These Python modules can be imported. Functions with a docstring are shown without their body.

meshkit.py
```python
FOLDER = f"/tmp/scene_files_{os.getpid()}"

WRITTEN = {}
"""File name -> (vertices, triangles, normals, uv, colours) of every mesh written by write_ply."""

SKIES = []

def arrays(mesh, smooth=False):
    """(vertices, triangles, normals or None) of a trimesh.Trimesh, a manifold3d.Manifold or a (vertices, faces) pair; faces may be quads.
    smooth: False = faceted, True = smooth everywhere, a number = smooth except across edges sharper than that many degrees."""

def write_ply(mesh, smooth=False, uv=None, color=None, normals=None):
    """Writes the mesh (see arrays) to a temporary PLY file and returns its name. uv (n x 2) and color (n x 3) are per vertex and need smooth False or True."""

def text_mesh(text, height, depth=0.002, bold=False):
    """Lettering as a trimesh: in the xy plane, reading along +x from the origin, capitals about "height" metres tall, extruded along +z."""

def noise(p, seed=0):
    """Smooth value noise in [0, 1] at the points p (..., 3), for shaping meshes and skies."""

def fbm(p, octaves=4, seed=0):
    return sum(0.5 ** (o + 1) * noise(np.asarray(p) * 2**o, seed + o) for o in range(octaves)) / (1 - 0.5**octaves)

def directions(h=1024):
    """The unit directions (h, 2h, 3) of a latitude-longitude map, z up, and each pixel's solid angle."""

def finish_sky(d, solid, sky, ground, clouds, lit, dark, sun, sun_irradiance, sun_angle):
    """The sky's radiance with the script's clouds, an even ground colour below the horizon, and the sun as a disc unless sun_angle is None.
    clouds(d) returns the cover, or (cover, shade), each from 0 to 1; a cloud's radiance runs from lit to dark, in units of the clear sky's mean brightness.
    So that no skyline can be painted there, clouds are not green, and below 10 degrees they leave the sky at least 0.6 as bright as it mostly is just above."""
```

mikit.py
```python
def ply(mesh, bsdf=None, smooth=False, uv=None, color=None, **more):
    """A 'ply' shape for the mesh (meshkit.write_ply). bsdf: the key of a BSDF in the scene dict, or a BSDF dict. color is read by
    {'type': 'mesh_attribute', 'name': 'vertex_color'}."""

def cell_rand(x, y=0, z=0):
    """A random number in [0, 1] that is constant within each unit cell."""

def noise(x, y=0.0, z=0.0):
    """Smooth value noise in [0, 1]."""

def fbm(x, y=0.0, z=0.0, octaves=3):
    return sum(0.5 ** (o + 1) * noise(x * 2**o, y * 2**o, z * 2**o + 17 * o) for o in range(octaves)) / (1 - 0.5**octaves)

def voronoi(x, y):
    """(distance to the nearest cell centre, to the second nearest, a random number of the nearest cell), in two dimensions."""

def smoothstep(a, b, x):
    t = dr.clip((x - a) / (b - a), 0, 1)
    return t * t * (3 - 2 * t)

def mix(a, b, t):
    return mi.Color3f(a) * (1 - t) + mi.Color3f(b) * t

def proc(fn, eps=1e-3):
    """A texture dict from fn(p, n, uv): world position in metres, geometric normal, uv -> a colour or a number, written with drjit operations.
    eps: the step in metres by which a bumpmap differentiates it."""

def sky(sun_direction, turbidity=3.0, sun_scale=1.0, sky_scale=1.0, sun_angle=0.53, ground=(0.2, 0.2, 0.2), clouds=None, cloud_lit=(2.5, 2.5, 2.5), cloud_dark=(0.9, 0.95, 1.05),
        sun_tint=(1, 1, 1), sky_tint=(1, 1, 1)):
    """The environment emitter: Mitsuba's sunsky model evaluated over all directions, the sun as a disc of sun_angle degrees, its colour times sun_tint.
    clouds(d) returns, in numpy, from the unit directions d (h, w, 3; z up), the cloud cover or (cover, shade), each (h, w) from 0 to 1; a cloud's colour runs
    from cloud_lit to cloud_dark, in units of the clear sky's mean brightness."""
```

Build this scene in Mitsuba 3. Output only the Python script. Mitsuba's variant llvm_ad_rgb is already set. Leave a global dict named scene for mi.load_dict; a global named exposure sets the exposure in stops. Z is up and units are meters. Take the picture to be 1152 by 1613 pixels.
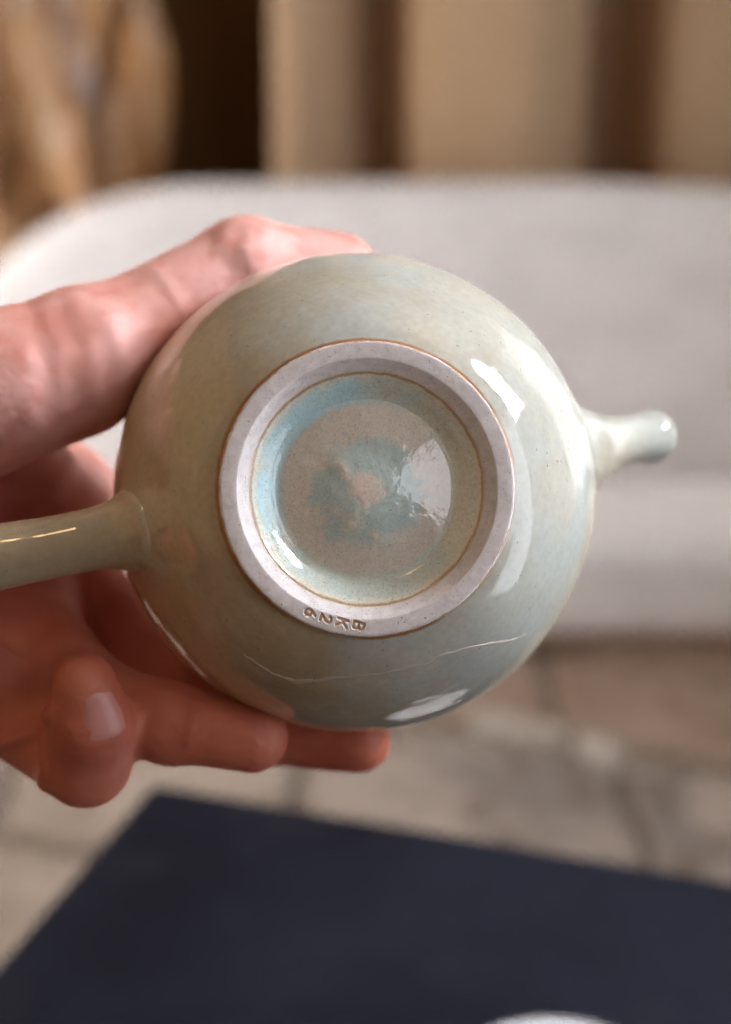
import math, random
import numpy as np, trimesh, manifold3d as m3, mitsuba as mi, drjit as dr
import mikit, meshkit
from mikit import proc, noise, fbm, smoothstep, mix, ply, cell_rand
from shapely.geometry import LineString, Polygon, Point
T = mi.ScalarTransform4f
rng = np.random.default_rng(7)
random.seed(7)
scene, labels = {}, {}

# ------------------------------------------------------------------ camera, light, exposure
CAM_H, PITCH, FOV = 1.25, math.radians(20.0), 30.0
C = np.array([0, 0, CAM_H])
FW = np.array([0, math.cos(PITCH), -math.sin(PITCH)])
UP = np.array([0, math.sin(PITCH), math.cos(PITCH)])
RT = np.array([1.0, 0, 0])
scene['camera'] = {'type': 'thinlens', 'fov': FOV, 'fov_axis': 'x', 'near_clip': 0.01, 'far_clip': 100.0,
                   'aperture_radius': 0.0036, 'focus_distance': 0.276,
                   'to_world': T().look_at(origin=C.tolist(), target=(C + FW).tolist(), up=[0, 0, 1])}
exposure = 0.14
TALL_WINDOW = [72.0, 76.0, 83.5]      # daylight behind the panes
LOW_WINDOW = [1.75, 1.85, 2.05]
LEFT_WINDOW = [9.0, 8.8, 8.6]
ADDED_FORE_LIGHT = [1.05, 1.06, 1.08]  # added fill from the right wall, brightens the right of the sofa
BACK_WINDOW = [2.3, 2.4, 2.65]
LAMP = [11.0, 7.1, 3.7]             # warm bulbs

# ------------------------------------------------------------------ helpers
def S(key, mesh, bsdf, smooth=False, label=None, cat=None, group=None, kind=None, **more):
    scene[key] = ply(mesh, bsdf, smooth=smooth, **more)
    tag(key, label, cat, group, kind)
    return key

def tag(key, label=None, cat=None, group=None, kind=None):
    d = {k: v for k, v in (('label', label), ('category', cat), ('group', group), ('kind', kind)) if v}
    if d:
        labels[key] = {**labels.get(key, {}), **d}

def box(x0, x1, y0, y1, z0, z1, r=0.0):
    if r <= 0:
        m = trimesh.creation.box([x1 - x0, y1 - y0, z1 - z0])
        m.apply_translation([(x0 + x1) / 2, (y0 + y1) / 2, (z0 + z1) / 2])
        return m
    s = m3.Manifold.sphere(r, 16)
    pts = [s.translate([x, y, z]) for x in (x0 + r, x1 - r) for y in (y0 + r, y1 - r) for z in (z0 + r, z1 - r)]
    return m3.Manifold.batch_hull(pts)

def lathe(rz, n=256, closed=False):
    """Revolve (r, z) rows about z; vertices row by row."""
    rz = np.asarray(rz, float)
    a = np.arange(n) * 2 * np.pi / n
    v = np.stack([rz[:, None, 0] * np.cos(a), rz[:, None, 0] * np.sin(a), np.repeat(rz[:, 1:2], n, 1)], -1).reshape(-1, 3)
    k = len(rz)
    i, j = np.meshgrid(np.arange(k if closed else k - 1), np.arange(n), indexing='ij')
    i2, j2 = (i + 1) % k, (j + 1) % n
    f = np.stack([i * n + j, i * n + j2, i2 * n + j2, i2 * n + j], -1).reshape(-1, 4)
    return v, f[:, ::-1]

def tris(f):
    return np.vstack([f[:, [0, 1, 2]], f[:, [0, 2, 3]]])

def spline(pts, n):
    """Catmull-Rom through rows of pts."""
    p = np.asarray(pts, float)
    d = np.r_[0, np.cumsum(np.linalg.norm(np.diff(p[:, :3] if p.shape[1] > 3 else p, axis=0), axis=1))]
    from scipy.interpolate import PchipInterpolator
    t = np.linspace(0, d[-1], n)
    return np.stack([PchipInterpolator(d, p[:, k])(t) for k in range(p.shape[1])], 1)

def sweep(path, radius, n=64, caps=True):
    """Tube along the path with a radius per row; both ends closed."""
    path, radius = np.asarray(path, float), np.asarray(radius, float)
    t = np.gradient(path, axis=0)
    t /= np.linalg.norm(t, axis=1, keepdims=True)
    a = np.cross(t[0], [0.1, 0.9, 0.3]); a /= np.linalg.norm(a)
    rows = []
    ang = np.arange(n) * 2 * np.pi / n
    for p, q, r in zip(path, t, radius):
        a = a - q * (a @ q); a /= np.linalg.norm(a)
        b = np.cross(q, a)
        rows.append(p + r * (np.cos(ang)[:, None] * a + np.sin(ang)[:, None] * b))
    v = np.concatenate(rows); k = len(path)
    i, j = np.meshgrid(np.arange(k - 1), np.arange(n), indexing='ij')
    f = np.stack([i * n + j, i * n + (j + 1) % n, (i + 1) * n + (j + 1) % n, (i + 1) * n + j], -1).reshape(-1, 4)
    f = tris(f)
    if caps:
        v = np.vstack([v, path[:1], path[-1:]])
        j = np.arange(n)
        f = np.vstack([f, np.stack([(j + 1) % n, j, j * 0 + k * n], 1), np.stack([(k - 1) * n + j, (k - 1) * n + (j + 1) % n, j * 0 + k * n + 1], 1)])
    return v, f

def rgb(*c):
    return {'type': 'rgb', 'value': list(c)}

def dist(px, py, z=None, y=None):
    """World point seen at a photograph pixel on a level z or at a depth y (used only to lay out the room)."""
    d = FW + RT * ((px - 576) / 2149.6) + UP * ((806.5 - py) / 2149.6)
    t = (z - C[2]) / d[2] if z is not None else y / d[1]
    return C + d * t

# ------------------------------------------------------------------ materials
def lum3(a, b, c):
    return mi.Color3f(a, b, c)

def principled(col, rough, spec=0.5, **kw):
    return {'type': 'principled', 'base_color': col if isinstance(col, dict) else rgb(*col), 'roughness': rough, 'specular': spec, **kw}

def two(b):
    return {'type': 'twosided', 'bsdf': b}

def bump(b, fn, scale=1.0, eps=5e-4):
    return {'type': 'bumpmap', 'arbitrary': proc(fn, eps), 'scale': scale, 'bsdf': b}

PC = C + FW * 0.316 + RT * (-0.0022) + UP * 0.0046     # centre of the held teapot
AX = np.stack([RT, UP, -FW])                            # rows: its right, up, towards the camera

def held(v_mm):
    return np.asarray(v_mm, float) * 1e-3 @ AX + PC

tilt = math.radians(3.3)
TILT = np.array([[math.cos(tilt), 0, math.sin(tilt)], [0, 1, 0], [-math.sin(tilt), 0, math.cos(tilt)]])   # about its own up

def pot_coords(p):
    """Coordinates in mm on the teapot (x, y across its foot, z along its axis)."""
    B = (TILT.T @ AX) * 1000.0
    q = [p.x - PC[0], p.y - PC[1], p.z - PC[2]]
    return [sum(float(B[k, m]) * q[m] for m in range(3)) for k in range(3)]

def glaze_colour(p, n, uv):
    x, y, z = pot_coords(p)
    a = fbm(x * 0.07 + 3, y * 0.07, z * 0.07, 3)
    t = fbm(x * 0.03 + 1.3, y * 0.03 + 7.1, z * 0.03 + 2.0, 2) + fbm(x * 0.16, y * 0.16, z * 0.16 + 6.0, 3) * 0.35
    b = fbm(x * 0.045 + 40, y * 0.045 + 9, z * 0.045, 3)
    fine = fbm(x * 0.9, y * 0.9, z * 0.9, 2)
    c = mix(lum3(0.435, 0.435, 0.375), lum3(0.46, 0.44, 0.365), smoothstep(0.36, 0.66, a))
    c = mix(c, lum3(0.42, 0.37, 0.27), smoothstep(0.62, 0.86, t) * 0.7)
    c = mix(c, lum3(0.42, 0.46, 0.435), smoothstep(0.48, 0.74, b) * 0.55)
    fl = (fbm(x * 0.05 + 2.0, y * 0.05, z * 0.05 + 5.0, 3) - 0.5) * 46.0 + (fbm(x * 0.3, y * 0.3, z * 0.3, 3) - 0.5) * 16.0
    c = mix(c, lum3(0.42, 0.335, 0.205), smoothstep(2.0, 26.0, fl - 0.72 * x - 0.5 * y) * 0.9)      # lower left tinted tan: warm bounced light put into the colour
    c = c * (0.91 + 0.18 * fine)
    r = dr.sqrt(x * x + y * y)
    wob = (fbm(x * 0.5 + 5, y * 0.5, z * 0.2, 2) - 0.5) * 1.4
    rust = smoothstep(0.9, 0.3, dr.abs(r - 29.7 + wob * 0.3)) * smoothstep(36.0, 39.0, z)      # iron line where the glaze ends at the foot
    c = mix(c, lum3(0.30, 0.125, 0.035), rust * (0.25 + 0.65 * smoothstep(0.3, 0.6, fbm(dr.atan2(y, x) * 2.2 + 8, r * 0.4, 3.0, 3))))
    s1 = cell_rand(dr.floor(x * 1.9), dr.floor(y * 1.9), dr.floor(z * 1.9))
    c = mix(c, lum3(0.16, 0.12, 0.07), smoothstep(0.985, 1.0, s1) * smoothstep(0.5, 0.65, noise(x * 3.8, y * 3.8, z * 3.8)) * 0.7)
    return c

def well_colour(p, n, uv):
    x, y, z = pot_coords(p)
    r = dr.sqrt(x * x + y * y)
    w = (fbm(x * 0.22, y * 0.22, 3.0, 3) - 0.5)
    w2 = (fbm(x * 0.5 + 20, y * 0.5, 7.0, 3) - 0.5)
    th = dr.atan2(y, x)
    ray = fbm(th * 14.0, r * 0.16, 2.0, 2)
    fine = fbm(x * 2.2, y * 2.2, 1.0, 2)
    tan_, teal, pale, blue = lum3(0.68, 0.62, 0.525), lum3(0.42, 0.54, 0.505), lum3(0.74, 0.70, 0.60), lum3(0.47, 0.66, 0.67)
    grit = noise(x * 5.5, y * 5.5, 3.0)
    c = tan_
    q = r + w * 4.5 + (ray - 0.5) * 3.0 + (grit - 0.5) * 1.6
    ring = smoothstep(12.6, 9.4, q) * smoothstep(2.4, 4.4, r + w2 * 3.0)
    c = mix(c, teal, ring * 0.85)
    for (a, b, sz) in ((-2.6, -6.8, 3.2), (-5.6, 5.4, 2.6), (-6.3, -4.4, 1.8), (1.8, -9.4, 1.9), (-3.9, 2.9, 1.5), (-8.2, -6.6, 1.2)):      # pale blooms with a paler heart
        d = dr.sqrt(dr.square(x - a) + dr.square(y - b)) + w2 * 2.6 + (grit - 0.5) * 0.8
        c = mix(c, lum3(0.58, 0.58, 0.48), smoothstep(sz, sz * 0.55, d) * 0.75)
        c = mix(c, pale, smoothstep(sz * 0.45, 0.1, d) * 0.7)
    # the wall of the recess: blue where the glaze ran thick, cream elsewhere
    wall = smoothstep(16.7, 18.0, r + w * 0.5)
    run = dr.cos(th - 2.6) * 0.55 + w * 1.5
    wallc = mix(lum3(0.61, 0.625, 0.52), blue, smoothstep(-0.15, 0.75, run))
    wallc = mix(wallc, lum3(0.50, 0.60, 0.56), smoothstep(0.3, 0.9, dr.cos(th + 1.7) + w * 1.2) * 0.6)
    c = mix(c, wallc, wall)
    c = mix(c, lum3(0.68, 0.60, 0.46), smoothstep(21.4, 22.9, r + w2 * 1.2) * 0.65)
    c = mix(c, lum3(0.33, 0.17, 0.06), smoothstep(0.5, 0.1, dr.abs(r - 23.25 + w2 * 0.5)) * 0.7)
    c = c * (0.88 + 0.24 * fine)
    sp = noise(x * 4.2, y * 4.2, 9.0)
    c = mix(c, lum3(0.17, 0.12, 0.07), smoothstep(0.82, 0.92, sp) * 0.35)
    return c

def well_bump(p, n, uv):
    x, y, z = pot_coords(p)
    return (fbm(x * 0.9, y * 0.9, 4.0, 3) - 0.5) * 4.0e-5 + (noise(x * 3.4, y * 3.4, 2.0) - 0.5) * 2.4e-5

def glaze_bump(p, n, uv):
    x, y, z = pot_coords(p)
    return (fbm(x * 0.28, y * 0.28, z * 0.28, 3) - 0.5) * 7e-5 + (noise(x * 2.6, y * 2.6, z * 2.6) - 0.5) * 4e-6

def clay_colour(p, n, uv):
    x, y, z = pot_coords(p)
    f = fbm(x * 0.55, y * 0.55, z * 0.55, 3)
    g = noise(x * 5.0, y * 5.0, z * 5.0)
    c = mix(lum3(0.62, 0.565, 0.54), lum3(0.685, 0.635, 0.61), smoothstep(0.3, 0.7, f)) * (0.92 + 0.14 * g)
    sp = noise(x * 3.1 + 50, y * 3.1, z * 3.1)
    c = mix(c, lum3(0.24, 0.17, 0.13), smoothstep(0.86, 0.91, sp) * 0.6)
    c = mix(c, lum3(0.46, 0.40, 0.38), smoothstep(0.55, 0.75, fbm(x * 0.8 + 31, y * 0.8, z * 0.8, 3)) * 0.35)
    r = dr.sqrt(x * x + y * y)
    w = (fbm(x * 0.6 + 9, y * 0.6, 1.0, 2) - 0.5)
    c = mix(c, lum3(0.42, 0.19, 0.06), smoothstep(29.15, 29.45, r + w * 0.9) * 0.75)
    c = mix(c, lum3(0.60, 0.42, 0.27), smoothstep(23.9, 23.3, r + w * 0.5) * 0.7)
    return c

def clay_bump(p, n, uv):
    x, y, z = pot_coords(p)
    return (fbm(x * 2.6, y * 2.6, z * 2.6, 3) - 0.5) * 6e-5 - smoothstep(0.84, 0.93, noise(x * 1.9 + 7, y * 1.9, z * 1.9)) * 1.2e-4

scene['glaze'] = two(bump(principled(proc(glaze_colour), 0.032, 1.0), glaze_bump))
scene['reflection_glaze'] = two(principled((0.50, 0.46, 0.365), 0.2, 0.8))  # pale colour of the line that imitates a reflection
scene['well_glaze'] = two(bump(principled(proc(well_colour), 0.10, 1.0), well_bump, eps=2e-4))
scene['clay'] = two(bump(principled(proc(clay_colour), 0.72, 0.3), clay_bump, eps=2e-4))
scene['stamp_clay_face'] = two(principled((0.44, 0.285, 0.185), 0.85, 0.15))

scene['stamped_ring'] = {'type': 'blendbsdf', 'weight': proc(lambda p, n, uv: mi.Float(uv.x)), 'bsdf_0': {'type': 'ref', 'id': 'clay'}, 'bsdf_1': {'type': 'ref', 'id': 'stamp_clay_face'}}

def skin_colour(p, n, uv):
    x, y, z = [sum(float(AX[k, m]) * (1000.0 * (p.x, p.y, p.z)[m] - 1000.0 * float(PC[m])) for m in range(3)) for k in range(3)]
    a = fbm(x * 0.055, y * 0.055, z * 0.055 + 4, 3)
    b = fbm(x * 0.3 + 11, y * 0.3, z * 0.3, 3)
    c = mix(lum3(0.56, 0.22, 0.165), lum3(0.68, 0.345, 0.29), smoothstep(0.33, 0.67, a))
    flush_shade = smoothstep(6.0, -22.0, y + (a - 0.5) * 30.0 + (b - 0.5) * 12.0)          # palm and fingers redder, and darkened so the colour carries their shade
    c = mix(c, mix(lum3(0.44, 0.112, 0.062), lum3(0.56, 0.18, 0.108), smoothstep(0.33, 0.67, a)), flush_shade)
    return mix(c, lum3(0.56, 0.16, 0.11), smoothstep(0.50, 0.72, b) * 0.35)

def skin_bump(p, n, uv):
    x, y, z = [v * 1000.0 for v in (p.x, p.y, p.z)]
    return (fbm(x * 0.8, y * 0.8, z * 0.8, 3) - 0.5) * 1.1e-4 - smoothstep(0.06, 0.0, dr.abs(fbm(x * 0.33 + 3, y * 0.33, z * 0.33, 2) - 0.5)) * 0.9e-4

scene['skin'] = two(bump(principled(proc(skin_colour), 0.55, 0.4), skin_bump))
scene['nail'] = two(principled((0.58, 0.245, 0.20), 0.32, 0.45))

def fabric_colour(p, n, uv):
    w = fbm(p.x * 9.0, p.y * 9.0, p.z * 9.0, 3)
    t = noise(p.x * 900.0, p.y * 900.0, p.z * 900.0)
    return mix(lum3(0.77, 0.735, 0.725), lum3(0.84, 0.805, 0.795), smoothstep(0.3, 0.7, w)) * (0.9 + 0.2 * t)
scene['sofa_fabric'] = two(principled(proc(fabric_colour), 0.9, 0.15, sheen=0.3))

def curtain_colour(p, n, uv):
    t = noise(p.x * 700.0, p.y * 700.0, p.z * 60.0)
    w = fbm(p.x * 14.0, p.y * 14.0, p.z * 2.0, 2)
    return mix(lum3(0.43, 0.285, 0.175), lum3(0.50, 0.345, 0.22), w) * (0.88 + 0.24 * t)
scene['curtain_fabric'] = two(principled(proc(curtain_colour), 0.85, 0.2))

def wood_colour(p, n, uv):
    w = fbm(p.x * 30.0 + fbm(p.x * 4, p.y * 4, p.z * 3, 2) * 3, p.y * 30.0, p.z * 2.2, 3)
    v = fbm(p.x * 9.0 + 4, p.y * 9.0, p.z * 3.0, 3)
    g = fbm(p.x * 75.0 + 3.0, p.y * 75.0, p.z * 1.6, 2)
    c = mix(lum3(0.23, 0.10, 0.035), lum3(0.43, 0.225, 0.095), smoothstep(0.32, 0.66, w))
    c = mix(c, lum3(0.56, 0.385, 0.235), smoothstep(0.52, 0.70, g) * 0.7)
    c = mix(c, lum3(0.55, 0.37, 0.21), smoothstep(0.55, 0.72, v) * 0.6)
    return mix(c, lum3(0.08, 0.03, 0.010), smoothstep(0.46, 0.30, v) * 0.85)
scene['trunk_wood'] = two(principled(proc(wood_colour), 0.36, 0.45))

def dark_wood(p, n, uv):
    w = fbm(p.x * 40.0, p.y * 40.0, p.z * 3.0, 3)
    return mix(lum3(0.15, 0.068, 0.02), lum3(0.26, 0.12, 0.036), w)
scene['dark_wood'] = two(principled(proc(dark_wood), 0.6, 0.25))

def slate_colour(p, n, uv):
    w = fbm(p.x * 9.0, p.y * 9.0, p.z * 9.0, 4)
    v = fbm(p.x * 31.0 + 7, p.y * 31.0, 1.0, 3)
    f = noise(p.x * 420.0, p.y * 420.0, p.z * 420.0)
    c = mix(lum3(0.0078, 0.0086, 0.0145), lum3(0.0135, 0.0155, 0.0255), smoothstep(0.3, 0.7, w)) * (0.8 + 0.4 * f)
    return mix(c, lum3(0.020, 0.021, 0.027), smoothstep(0.56, 0.75, v) * 0.35)
def slate_bump(p, n, uv):
    return (fbm(p.x * 160.0, p.y * 160.0, p.z * 160.0, 3) - 0.5) * 1.5e-4
scene['table_slate'] = two(bump(principled(proc(slate_colour), 0.55, 0.13), slate_bump))

def stone(a, b, c_, seed):
    def fn(p, n, uv):
        w = fbm(p.x * 8.0 + seed, p.y * 8.0, 1.0, 4)
        v = fbm(p.x * 22.0 + seed, p.y * 22.0 + 5, 2.0, 3)
        c = mix(lum3(*a), lum3(*b), smoothstep(0.34, 0.64, w))
        return mix(c, lum3(*c_), smoothstep(0.58, 0.72, v) * 0.7)
    return proc(fn)
def stone_bump(p, n, uv):
    return (fbm(p.x * 60.0, p.y * 60.0, 1.0, 4) - 0.5) * 2.5e-3
scene['grey_stone'] = two(bump(principled(stone((0.24, 0.205, 0.18), (0.41, 0.335, 0.285), (0.14, 0.095, 0.07), 1.0), 0.7, 0.3), stone_bump, eps=2e-3))
scene['pale_stone'] = two(bump(principled(stone((0.34, 0.27, 0.215), (0.42, 0.34, 0.28), (0.26, 0.185, 0.135), 9.0), 0.7, 0.3), stone_bump, eps=2e-3))
scene['red_stone'] = two(bump(principled(stone((0.31, 0.22, 0.165), (0.38, 0.275, 0.215), (0.23, 0.15, 0.105), 17.0), 0.7, 0.3), stone_bump, eps=2e-3))
scene['mortar'] = two(principled(stone((0.20, 0.165, 0.13), (0.27, 0.225, 0.18), (0.15, 0.11, 0.08), 4.0), 0.9, 0.1))
scene['chip_stone'] = two(principled(stone((0.47, 0.42, 0.375), (0.55, 0.50, 0.45), (0.36, 0.29, 0.22), 4.0), 0.85, 0.2))
scene['plaster'] = two(principled((0.24, 0.20, 0.16), 0.9, 0.1))
scene['ochre_plaster'] = two(principled((0.50, 0.33, 0.18), 0.9, 0.1))
scene['brown_plaster'] = two(principled((0.16, 0.105, 0.065), 0.9, 0.1))
scene['ceiling_paint'] = two(principled((0.36, 0.32, 0.27), 0.9, 0.1))
scene['white_glaze'] = two(principled((0.78, 0.775, 0.78), 0.3, 0.4))
scene['window_paint'] = two(principled((0.30, 0.28, 0.26), 0.5, 0.4))
scene['dark_cloth'] = two(principled((0.03, 0.026, 0.022), 0.9, 0.15))
scene['plinth_wood'] = two(principled((0.30, 0.195, 0.135), 0.6, 0.3))
scene['black_metal'] = two(principled((0.03, 0.03, 0.03), 0.4, 0.5))

# ------------------------------------------------------------------ the place behind: floor, walls, windows
S('floor', box(-2.2, 1.75, -2.6, 4.1, -0.06, -0.018), 'mortar', label='dark mortar bed of the stone floor', kind='structure')
PXR = lambda px, py: dist(px, py, z=0.0)[:2]
def slab(poly, bsdf, key, h=0.0, gap=0.0):
    """A flagstone: chipped outline, rounded rim, its top at height h."""
    p = Polygon(poly).buffer(-gap)
    ring = np.asarray(p.exterior.segmentize(0.05).coords)[:-1]
    k = meshkit.noise(np.c_[ring * 24, ring[:, :1] * 0 + len(scene)], 3) - 0.5
    cen = ring.mean(0)
    ring = ring + (ring - cen) / np.linalg.norm(ring - cen, axis=1, keepdims=True) * k[:, None] * 0.024
    n = len(ring)
    inner = cen + (ring - cen) * (1 - 0.014 / np.maximum(np.linalg.norm(ring - cen, axis=1, keepdims=True), 0.02))
    v = np.vstack([np.c_[ring, np.full(n, -0.03)], np.c_[ring, np.full(n, h - 0.008)], np.c_[inner, np.full(n, h)], [[*cen, h]]])
    i = np.arange(n); j = (i + 1) % n
    f = np.vstack([np.stack([i, j, j + n], 1), np.stack([i, j + n, i + n], 1), np.stack([i + n, j + n, j + 2 * n], 1), np.stack([i + n, j + 2 * n, i + 2 * n], 1), np.stack([i + 2 * n, j + 2 * n, i * 0 + 3 * n], 1)])
    S(key, trimesh.Trimesh(v, f, process=False), bsdf)
count = {}
def numbered(base):
    k = count.get(base, 0); count[base] = k + 1
    return base if k == 0 else f'{base}_{k:03d}'
rowlines = [[(-700, 1020), (150, 1072), (740, 1149), (960, 1190), (1300, 1252), (1900, 1350)]]
def joint(y):      # the crooked joint between the red and the grey course
    return y
base = np.array([PXR(*q) for q in rowlines[0]])
def row(off, k):
    return base + [0, off] + np.c_[base[:, 0] * 0, (meshkit.noise(np.c_[base * 5, base[:, :1] * 0 + k], 4) - 0.5) * 0.05]
def at(line, x):
    return np.array([x, np.interp(x, line[:, 0], line[:, 1])])
offs = [-1.55, -1.1, -0.55, 0.0, 0.42, 0.85, 1.3]
cuts = [[-1.9, -1.3, -0.6, 0.0, 0.6, 1.2, 1.7], [-1.9, -1.35, -0.86, -0.2, 0.3, 0.9, 1.7], [-1.9, -1.2, -0.62, -0.12, 0.445, 1.0, 1.7],
        [-1.9, -1.2, -0.6, 0.36, 0.95, 1.7], [-1.9, -1.1, -0.4, 0.4, 1.1, 1.7], [-1.9, -1.1, -0.5, 0.3, 1.0, 1.7]]
for poly in ([(738, 1128), (800, 1131), (888, 1150), (884, 1178), (800, 1166), (745, 1152)], [(905, 1158), (950, 1163), (985, 1190), (960, 1206), (925, 1196), (908, 1186)]):
    slab([PXR(*q) for q in poly], 'chip_stone', numbered('floor__flagstone'), h=0.012)
for ri in range(6):
    l0, l1 = row(offs[ri], ri) if offs[ri] else base, row(offs[ri + 1], ri + 1) if offs[ri + 1] else base
    if ri == 3: l0 = l0 + [0, 0.05]
    cx = cuts[ri]
    for ci in range(len(cx) - 1):
        P = [at(l0, cx[ci]), at(l0, cx[ci + 1]), at(l1, cx[ci + 1]), at(l1, cx[ci])]
        mat = 'red_stone' if ri >= 3 else ('grey_stone' if (ci >= 3 and ri == 2) else 'pale_stone')
        slab(P, mat, numbered('floor__flagstone'), h=0.001 * ((ci * 7 + ri * 3) % 5), gap=0.014)

S('back_wall', box(-2.2, 1.75, 4.1, 4.23, -0.06, 3.3), 'dark_wood', label='dark brown timber wall behind the curtain', cat='wall', kind='structure')
S('ceiling', box(-2.33, 1.9, -2.73, 4.23, 3.3, 3.4), 'ceiling_paint', label='pale ceiling', kind='structure')

def wall_with_openings(key, axis, c0, c1, u0, u1, z0, z1, holes, bsdf, label):
    """A wall across x (axis 0) or y (axis 1) from c0 to c1, its openings cut through."""
    def bx(a0, a1, b0, b1, d=0.0):
        m = box(c0 - d, c1 + d, a0, a1, b0, b1) if axis == 0 else box(a0, a1, c0 - d, c1 + d, b0, b1)
        return m3.Manifold(m3.Mesh(np.asarray(m.vertices, np.float32), np.asarray(m.faces, np.uint32)))
    w = bx(u0, u1, z0, z1)
    for a0, a1, b0, b1 in holes:
        w = w - bx(a0, a1, b0, b1, 0.05)
    S(key, w, bsdf, label=label, kind='structure')

TALL = (0.30, 0.88, 1.90, 3.05)
LOW = (-0.85, 0.2, 0.06, 2.2)
LEFT = (1.75, 3.1, 0.3, 1.62)
ADDED_FORE = (1.7, 3.2, 0.5, 2.4)
BACK = (-2.55, -0.95, 1.0, 3.1)
wall_with_openings('right_wall', 0, 1.75, 1.9, -2.73, 4.23, -0.06, 3.3, [TALL, LOW, BACK, ADDED_FORE], 'plaster', 'plaster wall on the right with its windows and an added light opening')
S('rear_wall', box(-2.2, 1.75, -2.73, -2.6, -0.06, 3.3), 'brown_plaster', label='plaster wall facing the sofa', kind='structure')

wall_with_openings('left_wall', 0, -2.33, -2.2, -2.73, 4.23, -0.06, 3.3, [LEFT], 'ochre_plaster', 'ochre plaster side wall left of the sofa')

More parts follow.
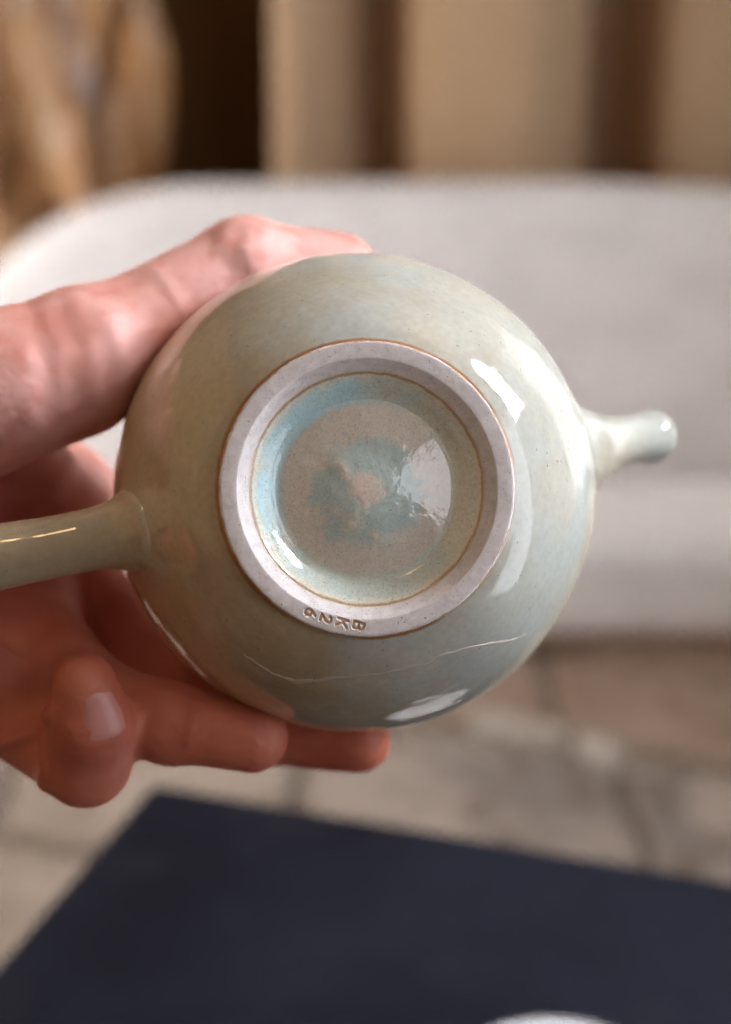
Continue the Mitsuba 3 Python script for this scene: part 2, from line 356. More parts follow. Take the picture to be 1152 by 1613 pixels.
def window(key, axis, c, u0, u1, z0, z1, bars_u, bars_z, radiance, label, inward):
    """A casement: frame and glazing bars as parts, the daylit pane behind them."""
    def bx(a0, a1, b0, b1, d0, d1):
        lo, hi = sorted((c + d0 * inward, c + d1 * inward))
        return box(lo, hi, a0, a1, b0, b1) if axis == 0 else box(a0, a1, lo, hi, b0, b1)
    t = 0.045
    fr = [bx(u0, u1, z0, z0 + t, 0, 0.07), bx(u0, u1, z1 - t, z1, 0, 0.07), bx(u0, u0 + t, z0 + t, z1 - t, 0, 0.068), bx(u1 - t, u1, z0 + t, z1 - t, 0, 0.068)]
    S(key + '__frame', trimesh.util.concatenate(fr), 'window_paint')
    for k in range(1, bars_u):
        u = u0 + (u1 - u0) * k / bars_u
        S(numbered(key + '__glazing_bar'), bx(u - 0.014, u + 0.014, z0 + t, z1 - t, 0.002, 0.05), 'window_paint')
    for k in range(1, bars_z):
        z = z0 + (z1 - z0) * k / bars_z
        S(numbered(key + '__glazing_bar'), bx(u0 + t, u1 - t, z - 0.011, z + 0.011, 0.004, 0.046), 'window_paint')
    m = bx(u0 + 0.004, u1 - 0.004, z0 + 0.004, z1 - 0.004, -0.02, -0.012)
    S(key + '__pane', m, None, emitter={'type': 'area', 'radiance': rgb(*radiance)})
    tag(key, label, 'window')

window('tall_window', 0, 1.80, *TALL, 2, 5, TALL_WINDOW, 'tall daylit window high on the right wall', -1)
window('low_window', 0, 1.80, *LOW, 1, 1, LOW_WINDOW, 'glazed door in the right wall', -1)
window('added_fore_light', 0, 1.80, *ADDED_FORE, 1, 1, ADDED_FORE_LIGHT, 'shaded window on the right wall beside the sofa', -1)
window('back_window', 0, 1.80, *BACK, 1, 1, BACK_WINDOW, 'large window far back on the right wall', -1)
window('side_window', 0, -2.25, *LEFT, 2, 3, LEFT_WINDOW, 'broad window on the left wall beside the sofa', 1)

def pendant(key, x, y, z, label):
    S(key + '__bulb', trimesh.creation.icosphere(4, 0.075).apply_translation([x, y, z]), None, True, emitter={'type': 'area', 'radiance': rgb(*LAMP)})
    v, f = lathe([(0.012, 0.1), (0.04, 0.095), (0.085, 0.08), (0.13, 0.05), (0.127, 0.05), (0.082, 0.077), (0.038, 0.09), (0.012, 0.096)], 48, True)
    S(key + '__shade', (v + [x, y, z], f), 'black_metal', 40)
    S(key + '__cord', trimesh.creation.cylinder(0.004, 3.3 - z - 0.09, sections=10).apply_translation([x, y, (3.3 + z + 0.09) / 2]), 'black_metal', 40)
    tag(key, label, 'lamp')
pendant('pendant_lamp', -0.42, -0.22, 2.35, 'warm pendant lamp above the table')

# curtain: one cloth hung in deep folds
def cx_(px, y=3.5):
    return dist(px, 150, y=y)[0]
prof = [(424, 3.20), (432, 3.135), (458, 3.11), (490, 3.14), (525, 3.22), (552, 3.33), (575, 3.44), (600, 3.47), (624, 3.43), (643, 3.31), (660, 3.19), (695, 3.125), (740, 3.10), (790, 3.082), (825, 3.08), (875, 3.13), (915, 3.23),
        (940, 3.37), (965, 3.50), (1000, 3.52), (1035, 3.48), (1052, 3.33), (1066, 3.22), (1110, 3.185), (1160, 3.18), (1220, 3.2), (1250, 3.35), (1280, 3.43), (1330, 3.35), (1350, 3.18), (1450, 3.11), (1600, 3.15), (1750, 3.2)]
line = spline([(cx_(a), b + 0.35 + 0.05 * max(b - 3.2, 0)) for a, b in prof], 260)
zs = np.linspace(0.02, 2.9, 40)
ln = np.gradient(line, axis=0); ln /= np.linalg.norm(ln, axis=1, keepdims=True)
nrm = np.stack([ln[:, 1], -ln[:, 0]], 1)
def curtain_sheet(off):
    rows = []
    for z in zs:
        sway = 0.006 * np.sin(z * 3 + line[:, 0] * 9)
        rows.append(np.c_[line[:, 0] + nrm[:, 0] * off + sway, line[:, 1] + nrm[:, 1] * off, np.full(len(line), z)])
    return np.array(rows)
a, b = curtain_sheet(0.0015), curtain_sheet(-0.0015)
loop = np.concatenate([a, b[:, ::-1]], 1)
nz, nl = loop.shape[:2]
i, j = np.meshgrid(np.arange(nz - 1), np.arange(nl), indexing='ij')
f = np.stack([i * nl + j, i * nl + (j + 1) % nl, (i + 1) * nl + (j + 1) % nl, (i + 1) * nl + j], -1).reshape(-1, 4)
S('curtain', (loop.reshape(-1, 3), f), 'curtain_fabric', 50, label='long beige curtain hanging in deep vertical folds behind the sofa', cat='curtain')

# polished tree trunk
tz = np.linspace(0.0, 2.98, 220); ta = np.linspace(0, 2 * np.pi, 256, endpoint=False)
Z, A = np.meshgrid(tz, ta, indexing='ij')
tw = A + 0.9 * Z
R = 0.215 + 0.022 * np.sin(Z * 7.0 + 0.4) + 0.04 * np.sin(2 * tw + 1.0) + 0.042 * np.sin(5 * tw + 2.2 * np.sin(Z * 3.1)) + 0.016 * np.sin(9 * tw + 1.7 + 2 * np.sin(2.3 * Z))
R += 0.05 * (meshkit.fbm(np.stack([np.cos(A) * 1.4, np.sin(A) * 1.4, Z * 1.5], -1) * 2 + 5, 3) - 0.5) + 0.12 * np.exp(-Z / 0.25)
tx, ty = dist(45, 150, y=3.70)[0], 3.70
R *= 1.36
v = np.stack([tx + R * np.cos(A), ty + R * np.sin(A), Z], -1).reshape(-1, 3)
i, j = np.meshgrid(np.arange(len(tz) - 1), np.arange(len(ta)), indexing='ij'); n = len(ta)
f = np.stack([i * n + j, i * n + (j + 1) % n, (i + 1) * n + (j + 1) % n, (i + 1) * n + j], -1).reshape(-1, 4)
S('tree_trunk', (v, f), 'trunk_wood', True, label='polished orange brown tree trunk post with twisting grooves left of the curtain', cat='trunk')

# sofa
def ball_hull(pts, r, seg=20):
    s = m3.Manifold.sphere(r, seg)
    return m3.Manifold.batch_hull([s.translate([float(c) for c in p]) for p in pts])
lean = math.radians(1)
def back_pt(x, h):            # h along the leaning back, measured from the seat line
    return [x, 3.21 + h * math.sin(lean), 0.20 + h * math.cos(lean)]
zt = 0.612
arc = [(-0.36 - 0.58 * math.sin(t), zt - 0.44 + 0.44 * math.cos(t)) for t in np.linspace(0, math.pi / 2, 18)]
arcR = [(1.25 + 0.3 * math.sin(t), zt - 0.33 + 0.3 * math.cos(t)) for t in np.linspace(0, math.pi / 2, 10)]
out = [(x, h) for x, h in arc] + [(-0.94, 0.0), (1.55, 0.0)] + arcR + [(0.5, zt + 0.006)]
S('sofa__backrest', ball_hull([back_pt(x, h) for x, h in out], 0.075, 32), 'sofa_fabric', 60)
S('sofa__seat', box(-1.0, 1.62, 2.55, 3.00, 0.028, 0.255, 0.06), 'sofa_fabric', 60)
S('sofa__base', box(-0.97, 1.59, 2.585, 3.18, -0.004, 0.045, 0.01), 'plinth_wood', 40)
tag('sofa', 'pale grey upholstered sofa with rounded back behind the hand', 'sofa')

# table: dark slab, its corner pointing away to the left
A_, B_, D_ = [dist(*p, z=0.83)[:2] for p in ((240, 1232), (1152, 1386), (0, 1508))]
ex = (B_ - A_) / np.linalg.norm(B_ - A_); ey = np.array([ex[1], -ex[0]])
if ey @ (D_ - A_) < 0: ey = -ey
def tpt(u, w):
    return A_ + ex * u + ey * w
tm = ball_hull([[*tpt(u, w), z] for u in (0.004, 0.8) for w in (0.004, 0.372) for z in (0.804, 0.826)], 0.004, 12)
S('table__top', tm, 'table_slate', 40)
for u in (0.06, 0.74):
    for w in (0.05, 0.32):
        S(numbered('table__leg'), trimesh.creation.cylinder(0.014, 0.80, sections=20).apply_translation([*tpt(u, w), 0.40]), 'black_metal', 40)
tag('table', 'dark slate blue low table with square corner below the teapot', 'table')

# white dish on the table
dc = dist(866, 1605, z=0.840)[:2] + np.array([0.0, -0.053])
v, f = lathe(spline([(0.0, 1.5), (0.026, 1.5), (0.028, 0.0), (0.033, 0.0), (0.034, 1.8), (0.044, 4.5), (0.0515, 7.6), (0.0532, 8.6), (0.0538, 9.3), (0.0535, 9.8), (0.0525, 9.9), (0.049, 9.3), (0.040, 8.1), (0.025, 7.3), (0.0, 7.0)][::-1], 90) * [1, 0.001], 96)
S('dish', (v + [dc[0], dc[1], 0.8304], f), 'white_glaze', 40, label='small white round dish standing on the dark table', cat='dish')

# ------------------------------------------------------------------ the teapot (mm, held frame)
def potted(v):
    return held(np.asarray(v) @ TILT.T)

body = spline([(28.6, 43.6), (29.6, 42.9), (30.6, 42.4), (32.4, 41.5), (36.5, 38.4), (40.0, 34.9), (43.5, 30.2), (47.0, 24.4), (50.3, 18.0), (53.0, 10.6), (55.2, 2.0), (56.6, -7.0), (57.0, -13.0), (56.9, -22.0), (55.6, -31.0), (52.2, -40.0), (46.0, -48.0), (37.0, -53.6), (29.0, -56.2), (26.0, -57.4), (25.0, -57.4), (24.4, -55.4), (29.0, -52.6), (36.0, -49.4), (43.6, -44.0), (49.0, -36.0), (52.4, -24.0), (52.6, -11.0), (50.0, 0.0), (46.0, 16.0), (38.0, 28.0), (20.0, 35.0), (0.01, 35.5)], 420)
v, f = lathe(body, 360)
nn = v / np.linalg.norm(v, axis=1, keepdims=True)
wv = (meshkit.fbm(v * 0.045 + 11, 3, 5) - 0.5) * 0.9 + np.sin(v[:, 2] * 1.5 + 0.6 * np.arctan2(v[:, 1], v[:, 0])) * 0.009
fade = np.clip((np.hypot(v[:, 0], v[:, 1]) - 30) / 6, 0, 1)[:, None] * np.clip((v[:, 2] + 60) / 8, 0, 1)[:, None]
v = v + nn * (wv[:, None] * fade)
def fillet(h, k):
    return np.clip(1 - h / k, 0, 1) ** 2 * k / 4
u = np.array([-0.979, -0.190, 0.0])
def hp(d, z):
    return [u[0] * d, u[1] * d + 0.6, z]
h_path = spline([hp(36, 22.5) + [8.4], hp(39, 22.6) + [9.3], hp(43, 22.3) + [9.3], hp(46, 22.0) + [8.5], hp(49.5, 21.8) + [7.5], hp(54, 21.7) + [7.0], hp(62, 21.9) + [6.75], hp(76, 22.6) + [7.05], hp(90, 23.6) + [7.6], hp(104, 24.6) + [8.0], hp(111, 25.1) + [7.9], hp(114, 25.3) + [7.0], hp(115.5, 25.4) + [5.2], hp(116, 25.45) + [2.5]], 120)
s_path = spline([(44.0, 8.4, 0.0, 12.5), (48.5, 9.2, -4.0, 11.4), (52.5, 10.0, -7.5, 10.1), (56.0, 10.8, -11.0, 8.5), (59.5, 11.7, -15.0, 7.2), (63.5, 12.6, -19.5, 6.25), (67.5, 13.4, -24.0, 5.95), (71.5, 14.1, -28.5, 6.2), (73.4, 14.35, -30.8, 6.7), (74.7, 14.55, -32.2, 6.8), (75.9, 14.7, -33.6, 6.5), (76.9, 14.85, -34.7, 5.9), (77.5, 14.92, -35.4, 5.0), (77.7, 14.95, -35.65, 4.2), (77.2, 14.88, -35.1, 3.4), (74.5, 14.5, -32.0, 3.1), (69.0, 13.6, -26.0, 3.3)], 130)
from scipy.spatial import cKDTree
body_held = v @ TILT.T
for path, k_ in ((h_path, 6.5), (s_path, 2.6)):
    dd, ii = cKDTree(path[:, :3]).query(body_held)
    lift = fillet(np.maximum(dd - path[ii, 3], 0), k_) * np.clip((np.linalg.norm(v, axis=1) - 40) / 4, 0, 1)
    v = v + nn * np.where(np.arange(len(v)) < 240 * 360, lift, 0)[:, None]
body_held = v[:240 * 360] @ TILT.T
body_v = v[v[:, 2] > -40][:240 * 360]
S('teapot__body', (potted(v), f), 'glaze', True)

# recessed base inside the foot
well = spline([(23.7, 43.9), (23.25, 43.75), (22.8, 43.35), (21.6, 41.95), (20.2, 40.6), (19.0, 39.75), (18.1, 39.45), (17.5, 39.5), (16.9, 39.65), (15.0, 40.15), (12.0, 41.0), (9.0, 41.8), (6.0, 42.45), (3.0, 42.85), (0.0, 43.0)], 160)
v, f = lathe(well, 300)
rr = np.hypot(v[:, 0], v[:, 1])
bmp = (meshkit.fbm(np.c_[v[:, :2] * 0.21, v[:, 2:] * 0] + 3, 3, 8) - 0.5) * 0.36 * np.clip((17.5 - rr) / 3, 0, 1)
for (bx_, by_, br, bh) in ((-2.5, -6.6, 2.6, 0.22), (-5.8, 5.6, 2.2, 0.25), (-6.5, -3.8, 1.6, 0.2), (2.0, -9.5, 1.7, 0.18), (0.3, 0.2, 2.8, 0.2), (-4.4, 3.2, 1.6, 0.15)):
    bmp += 0.55 * bh * np.exp(-((v[:, 0] - bx_) ** 2 + (v[:, 1] - by_) ** 2) / br ** 2)
v[:, 2] += bmp
S('teapot__recessed_base', (potted(v), f), 'well_glaze', True, label='recessed glazed base with mottled blue green ring')

# unglazed foot ring, stamped
sec = spline([(29.5, 42.6), (29.45, 45.2), (29.3, 45.75), (29.0, 46.0), (28.5, 46.06), (27.5, 46.08), (26.2, 46.06), (25.85, 46.0), (25.6, 45.8), (24.6, 44.85), (23.55, 43.9), (23.0, 43.3), (23.0, 41.0), (29.0, 41.0)], 190)
U = np.array([0.95, -0.31]); Rr = np.array([U[1], -U[0]])
from shapely import union_all, points as sh_points, distance as sh_distance, contains as sh_contains
marks = []
for ch, (cx, cy) in zip('BK26', ((-1.9, -27.15), (-5.1, -26.6), (-8.3, -25.7), (-11.4, -24.55))):
    tm = meshkit.text_mesh(ch, 2.35, 1.0, bold=True)
    q = tm.vertices - np.r_[tm.bounds.mean(0)[:2], 0]
    P = np.c_[cx + q[:, 0] * Rr[0] + q[:, 1] * U[0], cy + q[:, 0] * Rr[1] + q[:, 1] * U[1]]
    top = tm.faces[(q[tm.faces][:, :, 2] > 0.5).all(1)]
    marks.append(union_all([Polygon(P[t]).buffer(0.004) for t in top]))
marks = union_all(marks)
a0, a1 = math.radians(-121), math.radians(-87)
ang = np.r_[np.linspace(a0, a1, 300), np.linspace(a1, a0 + 2 * np.pi, 340)[1:-1]]
na = len(ang)
v = np.stack([sec[:, None, 0] * np.cos(ang), sec[:, None, 0] * np.sin(ang), np.repeat(sec[:, 1:], na, 1)], -1).reshape(-1, 3)
i, j = np.meshgrid(np.arange(len(sec)), np.arange(na), indexing='ij')
i2, j2 = (i + 1) % len(sec), (j + 1) % na
f = np.stack([i * na + j, i * na + j2, i2 * na + j2, i2 * na + j], -1).reshape(-1, 4)
pts = sh_points(v[:, 0], v[:, 1])
face_up = (v[:, 2] > 45.7) & (np.abs(np.angle(np.exp(1j * (np.arctan2(v[:, 1], v[:, 0]) + math.radians(104))))) < 0.33)
d = np.full(len(v), 9.0)
d[face_up] = sh_distance(pts[face_up], marks)
d[face_up] = np.where(sh_contains(marks, pts[face_up]), -sh_distance(pts[face_up], marks.boundary), d[face_up])
sst = lambda a, b, x: (lambda t: t * t * (3 - 2 * t))(np.clip((x - a) / (b - a), 0, 1))
v[:, 2] -= 0.30 * sst(0.12, -0.10, d) * (0.8 + 0.4 * meshkit.noise(v * 0.9, 5))                      # pressed strokes, uneven in depth
v[:, 2] += 0.025 * np.exp(-((d - 0.24) / 0.10) ** 2)                                                     # clay pushed up round them
v[:, 2] += (meshkit.fbm(np.c_[v[:, :2] * 0.45, v[:, 2:] * 0], 3, 12) - 0.5) * 0.09
stain = sst(0.13, -0.05, d) * np.clip(0.5 + 0.8 * meshkit.noise(v * 1.3, 8), 0, 1)
if trimesh.Trimesh(v, tris(f), process=False).volume < 0:
    f = f[:, ::-1]
S('teapot__foot_ring', (potted(v), f), 'stamped_ring', True, label='unglazed grey pink foot ring stamped BK26', uv=np.c_[stain, stain * 0])

# raised cream line modelled in place of the reflected table edge
front = np.arange(len(body)) < np.argmax(body[:, 1] < -8)
prof_r, prof_z = np.interp(np.linspace(0, 1, 1500), np.linspace(0, 1, front.sum()), body[front, 0]), np.interp(np.linspace(0, 1, 1500), np.linspace(0, 1, front.sum()), body[front, 1])
def on_body(px, py):
    """Point of the body, in its own frame, under a photograph pixel."""
    k = 2149.6 / (316.0 - prof_z)
    best = None
    for r, z, s_ in zip(prof_r, prof_z, 1 / k):
        X, Y = (px - 576) * s_ + 2.2, -(py - 806.5) * s_ - 4.6
        q = TILT.T @ np.array([X, Y, z])
        e = abs(math.hypot(q[0], q[1]) - r)
        if best is None or e < best[0]:
            best = (e, r, z, math.atan2(q[1], q[0]))
    return best[1:]
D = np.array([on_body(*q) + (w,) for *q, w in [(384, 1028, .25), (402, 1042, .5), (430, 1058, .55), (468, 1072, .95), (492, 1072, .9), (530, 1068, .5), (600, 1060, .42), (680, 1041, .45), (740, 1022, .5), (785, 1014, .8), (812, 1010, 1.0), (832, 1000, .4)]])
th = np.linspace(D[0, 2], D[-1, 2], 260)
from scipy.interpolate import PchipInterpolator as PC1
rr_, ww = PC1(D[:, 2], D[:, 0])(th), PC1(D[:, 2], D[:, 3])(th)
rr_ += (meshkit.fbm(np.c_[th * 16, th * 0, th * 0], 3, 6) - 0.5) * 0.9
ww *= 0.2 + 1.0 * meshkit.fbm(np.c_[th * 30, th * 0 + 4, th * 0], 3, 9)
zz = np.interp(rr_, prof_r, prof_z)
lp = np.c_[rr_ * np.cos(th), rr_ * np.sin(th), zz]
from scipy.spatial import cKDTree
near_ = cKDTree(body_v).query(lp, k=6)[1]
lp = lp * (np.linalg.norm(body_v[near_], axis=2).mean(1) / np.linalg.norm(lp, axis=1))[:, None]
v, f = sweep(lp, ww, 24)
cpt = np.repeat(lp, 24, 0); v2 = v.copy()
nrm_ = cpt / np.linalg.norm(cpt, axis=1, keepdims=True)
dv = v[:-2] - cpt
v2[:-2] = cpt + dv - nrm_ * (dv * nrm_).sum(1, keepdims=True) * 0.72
S('teapot__edge_reflection', (potted(v2), f), 'reflection_glaze', True, label='thin cream raised line imitating the reflected table edge low on the body')

# handle and spout, each drawn into the body with a worked fillet
body_t = cKDTree(body_held)
for key, path in (('teapot__handle', h_path), ('teapot__spout', s_path)):
    v, f = sweep(path[:, :3], path[:, 3], 96)
    ctr = np.vstack([np.repeat(path[:, :3], 96, 0), path[:1, :3], path[-1:, :3]])
    if key.endswith('handle'):
        v = v + (meshkit.fbm(v * 0.09, 3, 2)[:, None] - 0.5) * 0.9 * np.array([0, 0.5, 0.8])
    out_ = v - ctr
    out_ /= np.maximum(np.linalg.norm(out_, axis=1, keepdims=True), 1e-6)
    dist_b = body_t.query(v)[0]
    cap = np.r_[np.repeat(np.linspace(0, 1, len(path)) < 0.75, 96), [False, False]]
    v = v + out_ * (fillet(dist_b, 6.5 if key.endswith('handle') else 2.6) * cap)[:, None]
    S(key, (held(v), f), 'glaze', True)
tag('teapot', 'round pale celadon glazed teapot held up to show its underside', 'teapot')

# ------------------------------------------------------------------ the hand (mm, held frame): blended round cones, one surface
def cone(P, a, b, ra, rb):
    a, b = np.asarray(a, np.float32), np.asarray(b, np.float32)
    d = b - a
    t = np.clip(((P - a) @ d) / np.float32(d @ d), 0, 1)
    return np.sqrt(((P - a - t[..., None] * d) ** 2).sum(-1)) - (ra + (rb - ra) * t)

def smin(a, b, k):
    h = np.maximum(k - np.abs(a - b), 0) / k
    return np.minimum(a, b) - h * h * k * 0.25

FING = {
    'index': [(-82, 2, -60, 11.5), (-54, -16, -80, 9.6), (-30, -30, -76, 8.8), (-12, -40, -66, 7.6)],
    'middle': [(-82, -14, -56, 11.5), (-57, -44, -48, 9.8), (-26, -60.0, -31, 8.8), (0.5, -62.0, -25, 8.0)],
    'ring': [(-86, -31, -36, 11.5), (-63, -48, -6, 9.6), (-43, -53.0, 3.0, 9.0), (-23.5, -56.5, 3.0, 8.1)],
    'pinky': [(-92, -46, -14, 12.5), (-61.5, -61.4, 5, 9.8), (-58.4, -51.5, 14.0, 8.9), (-59.0, -42.4, 18.6, 7.2)],
}
WRIST = (-150, -12, -22)
ELBOW_W = np.array([-0.40, 0.10, 0.98])
ELBOW = AX @ (ELBOW_W - PC) * 1000.0
THUMB = [(-128, 8, 0, 19.0), (-66, 30, -5, 14.5), (-28, 57.0, -22, 10.6), (-4, 57.0, -32, 9.2)]

def hand_sdf(P):
    palm = cone(P, WRIST, FING['middle'][0][:3], 20, 12)
    for k in ('index', 'ring', 'pinky'):
        palm = smin(palm, cone(P, (WRIST[0], WRIST[1] + {'index': 8, 'ring': -6, 'pinky': -12}[k], WRIST[2] + {'index': -4, 'ring': 3, 'pinky': 6}[k]), FING[k][0][:3], 18, FING[k][0][3] + 0.5), 14)
    palm = smin(palm, cone(P, WRIST, [WRIST[k] + 0.45 * (ELBOW[k] - WRIST[k]) for k in range(3)], 25, 36), 25)
    palm = smin(palm, cone(P, (-140, -20, 2), (-104, -40, -2), 14, 12), 16)       # heel of the little-finger side
    th = cone(P, THUMB[0][:3], THUMB[1][:3], THUMB[0][3], THUMB[1][3])
    th = smin(th, cone(P, (-112, 14, 6), (-82, 24, 3), 18, 15), 14)               # ball of the thumb
    for a, b in zip(THUMB[1:], THUMB[2:]):
        th = smin(th, cone(P, a[:3], b[:3], a[3], b[3]), 5)
    th = smin(th, cone(P, (-66, 30, -5), (-64, 33, -6), 15.0, 15), 6)
    d = smin(palm, th, 17)
    d = smin(d, cone(P, (-96, 26, -16), (-84, 8, -38), 9, 9), 16)                 # web between thumb and index finger
    for k, ch in FING.items():
        fd = None
        for a, b in zip(ch, ch[1:]):
            c = cone(P, a[:3], b[:3], a[3] - 0.3, b[3] - 0.1)
            fd = c if fd is None else smin(fd, c, 4.0)
        near = np.exp(-((P - np.asarray(ch[0][:3], np.float32)) ** 2).sum(-1) / 23.0 ** 2)
        d = smin(d, fd, 2.6 + 9 * near)
    return d

def surface_nets(fn, lo, hi, h):
    ax = [np.arange(lo[k], hi[k] + h, h, dtype=np.float32) for k in range(3)]
    D = np.empty([len(a) for a in ax], np.float32)
    for i0 in range(0, len(ax[0]), 24):
        g = np.stack(np.meshgrid(ax[0][i0:i0 + 24], ax[1], ax[2], indexing='ij'), -1)
        D[i0:i0 + 24] = fn(g)
    ins = D < 0
    n = np.array(D.shape)
    c = [ins[dx:n[0] - 1 + dx, dy:n[1] - 1 + dy, dz:n[2] - 1 + dz] for dx in (0, 1) for dy in (0, 1) for dz in (0, 1)]
    s = sum(x.astype(np.int8) for x in c)
    cells = np.argwhere((s > 0) & (s < 8))
    idx = np.full(n - 1, -1, np.int64); idx[tuple(cells.T)] = np.arange(len(cells))
    acc, cnt = np.zeros((len(cells), 3)), np.zeros(len(cells))
    corners = [np.array(q) for q in np.ndindex(2, 2, 2)]
    for a in corners:
        for b in corners:
            if (b - a).sum() == 1 and (b >= a).all():
                da, db = D[tuple((cells + a).T)], D[tuple((cells + b).T)]
                m = (da < 0) != (db < 0)
                t = np.where(m, da / np.where(m, da - db, 1), 0)
                acc[m] += (a + t[:, None] * (b - a))[m]; cnt[m] += 1
    v = (cells + acc / cnt[:, None]) * h + np.array([a[0] for a in ax])
    fs = []
    for k in range(3):
        e = np.eye(3, dtype=int)[k]; p, q = np.eye(3, dtype=int)[(k + 1) % 3], np.eye(3, dtype=int)[(k + 2) % 3]
        A0 = ins[tuple(slice(0, n[m] - e[m]) for m in range(3))]; B0 = ins[tuple(slice(e[m], n[m]) for m in range(3))]
        w = np.argwhere(A0 != B0)
        w = w[((w - p - q) >= 0).all(1) & (w < n - 1).all(1)]
        fl = ins[tuple(w.T)]
        quad = np.stack([idx[tuple((w - p - q).T)], idx[tuple((w - q).T)], idx[tuple(w.T)], idx[tuple((w - p).T)]], 1)
        quad[~fl] = quad[~fl][:, ::-1]
        fs.append(quad[(quad >= 0).all(1)])
    return v, np.vstack(fs)

hv, hf = surface_nets(hand_sdf, (-262, -125, -90), (16, 78, 125), 1.6)
hm = trimesh.Trimesh(hv, tris(hf), process=False)
trimesh.smoothing.filter_taubin(hm, iterations=6)
if hm.volume < 0:
    hm.invert()
hm = hm.subdivide()
trimesh.smoothing.filter_taubin(hm, iterations=4)
hv = np.array(hm.vertices); hn = np.array(hm.vertex_normals)

def crease(v, pts, w, depth):
    """Depth of a skin fold running along a polyline."""
    best = np.full(len(v), 1e9)
    for a, b in zip(pts, pts[1:]):
        a, b = np.asarray(a, float), np.asarray(b, float); d = b - a
        t = np.clip((v - a) @ d / (d @ d), 0, 1)
        best = np.minimum(best, np.linalg.norm(v - a - t[:, None] * d, axis=1))
    return depth * np.exp(-(best / w) ** 2)
def on_hand(px, py):
    """Point of the hand's surface seen at a photograph pixel."""
    k = 2149.6 / (316.0 - hv[:, 2])
    X, Y = 576 + (hv[:, 0] - 2.2) * k, 806.5 - (hv[:, 1] + 4.6) * k
    d = np.hypot(X - px, Y - py)
    near = np.where(d < max(5.0, d.min() + 2))[0]
    return hv[near[np.argmax(hv[near, 2])]]
disp = np.zeros(len(hv))
disp += (meshkit.fbm(hv * 0.16, 3, 4) - 0.5) * 0.4
FOLDS = [([(168, 500), (186, 550), (206, 596)], 3.0, 0.8), ([(392, 392), (404, 430), (400, 455)], 4.0, 1.1), ([(18, 478), (40, 560), (52, 660)], 2.6, 0.4), ([(70, 480), (92, 560), (98, 650)], 2.4, 0.35),
         ([(120, 470), (150, 540), (150, 620)], 2.4, 0.35), ([(2, 1172), (40, 1155), (75, 1125)], 2.0, 1.6), ([(62, 1170), (66, 1215), (60, 1245)], 1.8, 0.8),
         ([(0, 1010), (60, 1050), (70, 1120)], 2.2, 0.8), ([(360, 356), (356, 390)], 1.5, 0.35), ([(345, 362), (340, 396)], 1.3, 0.3), ([(416, 366), (420, 405)], 1.3, 0.3), ([(300, 1100), (306, 1140), (301, 1172)], 1.5, 0.5), ([(314, 1105), (319, 1140), (315, 1170)], 1.2, 0.3), ([(105, 1150), (140, 1158), (178, 1150)], 1.3, 0.35), ([(108, 1166), (142, 1175), (180, 1165)], 1.2, 0.3), ([(240, 420), (268, 450), (290, 490)], 1.6, 0.3)]
for pix, w, dep in FOLDS:
    disp -= crease(hv, [on_hand(*q) for q in pix], w, dep)
hv = hv + hn * disp[:, None]
hm = trimesh.Trimesh(hv, hm.faces, process=False)
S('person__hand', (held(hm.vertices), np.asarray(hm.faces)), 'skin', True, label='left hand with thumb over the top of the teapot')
tag('person', 'person whose left hand grips the teapot from the left with the little finger curled up', 'person')

# the rest of the person, sitting behind the lens in dark clothes
def body_sdf(P):
    c = lambda a, b, ra, rb: cone(P, a, b, ra, rb)
    d = smin(c((0, -0.36, 0.52), (0, -0.30, 0.95), 0.155, 0.165), c((-0.15, -0.27, 1.07), (0.15, -0.27, 1.07), 0.085, 0.085), 0.08)
    for sx, el, wr in ((-1, ELBOW_W, ELBOW_W + 0.62 * (held(WRIST) - ELBOW_W)), (1, np.array([0.40, -0.02, 0.96]), np.array([0.16, -0.015, 1.17]))):
        d = smin(d, smin(c((sx * 0.19, -0.26, 1.06), el, 0.075, 0.055), c(el, wr, 0.055, 0.046), 0.03), 0.05)
        d = smin(d, smin(c((sx * 0.10, -0.36, 0.5), (sx * 0.13, 0.12, 0.52), 0.095, 0.075), c((sx * 0.13, 0.12, 0.52), (sx * 0.14, 0.05, 0.08), 0.07, 0.05), 0.03), 0.06)
    return d
bv, bf = surface_nets(body_sdf, (-0.6, -0.6, -0.0), (0.6, 0.4, 1.3), 0.012)
S('person__clothes', (bv, tris(bf)), 'dark_cloth', True)
def head_sdf(P):
    d = smin(cone(P, (0.0, -0.25, 1.08), (0.0, -0.24, 1.22), 0.055, 0.055), cone(P, (0.0, -0.21, 1.30), (0.0, -0.235, 1.38), 0.068, 0.09), 0.05)
    return smin(d, cone(P, (0.0, -0.13, 1.345), (0.0, -0.125, 1.325), 0.012, 0.016), 0.02)
bv, bf = surface_nets(head_sdf, (-0.15, -0.4, 1.1), (0.15, -0.05, 1.55), 0.008)
S('person__head', (bv, tris(bf)), 'skin', True)

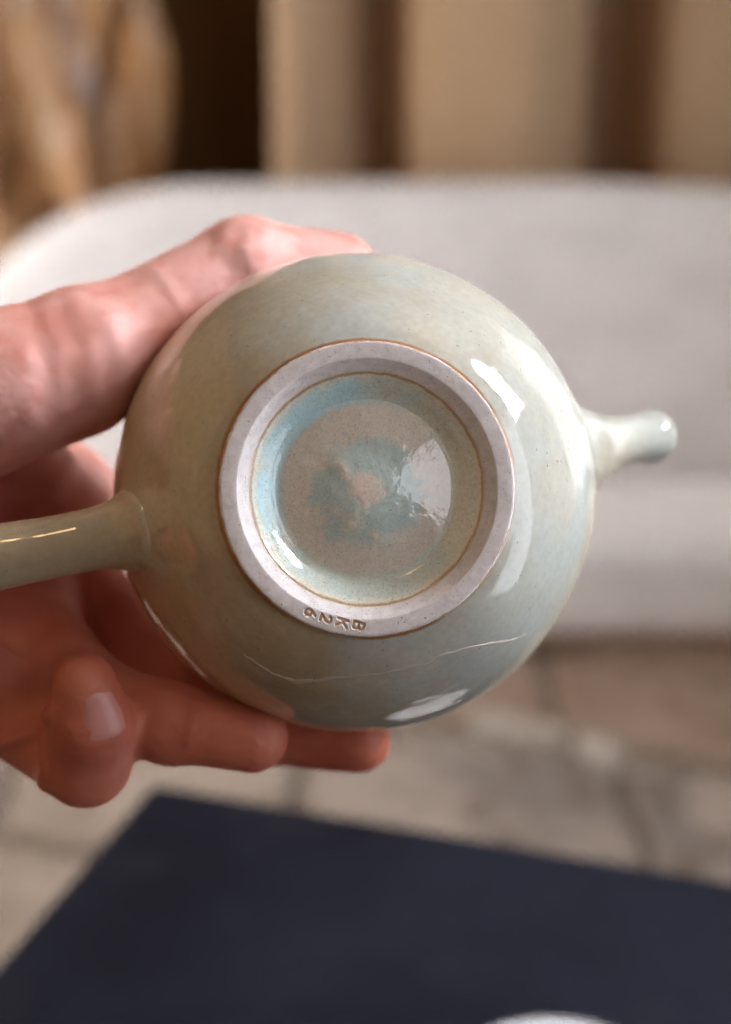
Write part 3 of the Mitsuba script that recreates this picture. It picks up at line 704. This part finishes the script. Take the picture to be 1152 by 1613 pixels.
def nail(a, b, N, s0, s1, half):
    """Curved nail plate lying on the finger end from a to b; N points out of its middle."""
    a, b, N = (np.asarray(q, float) for q in (a, b, N))
    L = np.linalg.norm(b - a); t = (b - a) / L; N = N - t * (N @ t); N /= np.linalg.norm(N); B = np.cross(t, N)
    n = 25
    g = np.linspace(-1, 1, n)
    P, Q = np.meshgrid(g, g, indexing='ij')
    e = np.maximum(np.abs(P), np.abs(Q)); rad = np.hypot(P, Q); k = np.where(rad > 0, e / np.maximum(rad, 1e-9), 1)
    P2, Q2 = P * (0.45 + 0.55 * k), Q * (0.45 + 0.55 * k)               # rounded outline
    ss, ph = s0 + (s1 - s0) * (P2 + 1) / 2, Q2 * half
    org = a + t * (ss * L)[..., None]
    dirv = np.cos(ph)[..., None] * N + np.sin(ph)[..., None] * B
    lo_, hi_ = np.zeros(ph.shape), np.full(ph.shape, 14.0)
    for _ in range(18):                                                 # where the skin is
        mid = (lo_ + hi_) / 2
        inside = hand_sdf((org + dirv * mid[..., None]).astype(np.float32)) < 0
        lo_, hi_ = np.where(inside, mid, lo_), np.where(inside, hi_, mid)
    out = [(org + dirv * (lo_ + off - 0.75 * e ** 5)[..., None]).reshape(-1, 3) for off in (0.42, -0.3)]
    i, j = np.meshgrid(np.arange(n - 1), np.arange(n - 1), indexing='ij')
    top = np.stack([i * n + j, (i + 1) * n + j, (i + 1) * n + j + 1, i * n + j + 1], -1).reshape(-1, 4)
    rim = np.r_[np.arange(n), np.arange(1, n) * n + n - 1, (n - 1) * n + np.arange(n - 2, -1, -1), np.arange(n - 2, 0, -1) * n]
    side = np.stack([rim, np.roll(rim, -1), np.roll(rim, -1) + n * n, rim + n * n], 1)
    return np.vstack(out), np.vstack([tris(top), tris(top[:, ::-1] + n * n), tris(side)])
for chain, N, half, sa, sb in ((FING['pinky'][2:], (0.50, 0.1, 0.85), 0.62, 0.05, 1.15), (THUMB[2:], (0.05, 0.94, -0.34), 0.80, 0.5, 1.2)):
    (ax_, ay_, az_, ar_), (bx_, by_, bz_, br_) = chain
    nv, nf = nail((ax_, ay_, az_), (bx_, by_, bz_), N, sa, sb, half)
    S(numbered('person__hand__fingernail'), (held(nv), nf), 'nail', 40)

print('triangles', sum(len(x[1]) for x in meshkit.WRITTEN.values()))
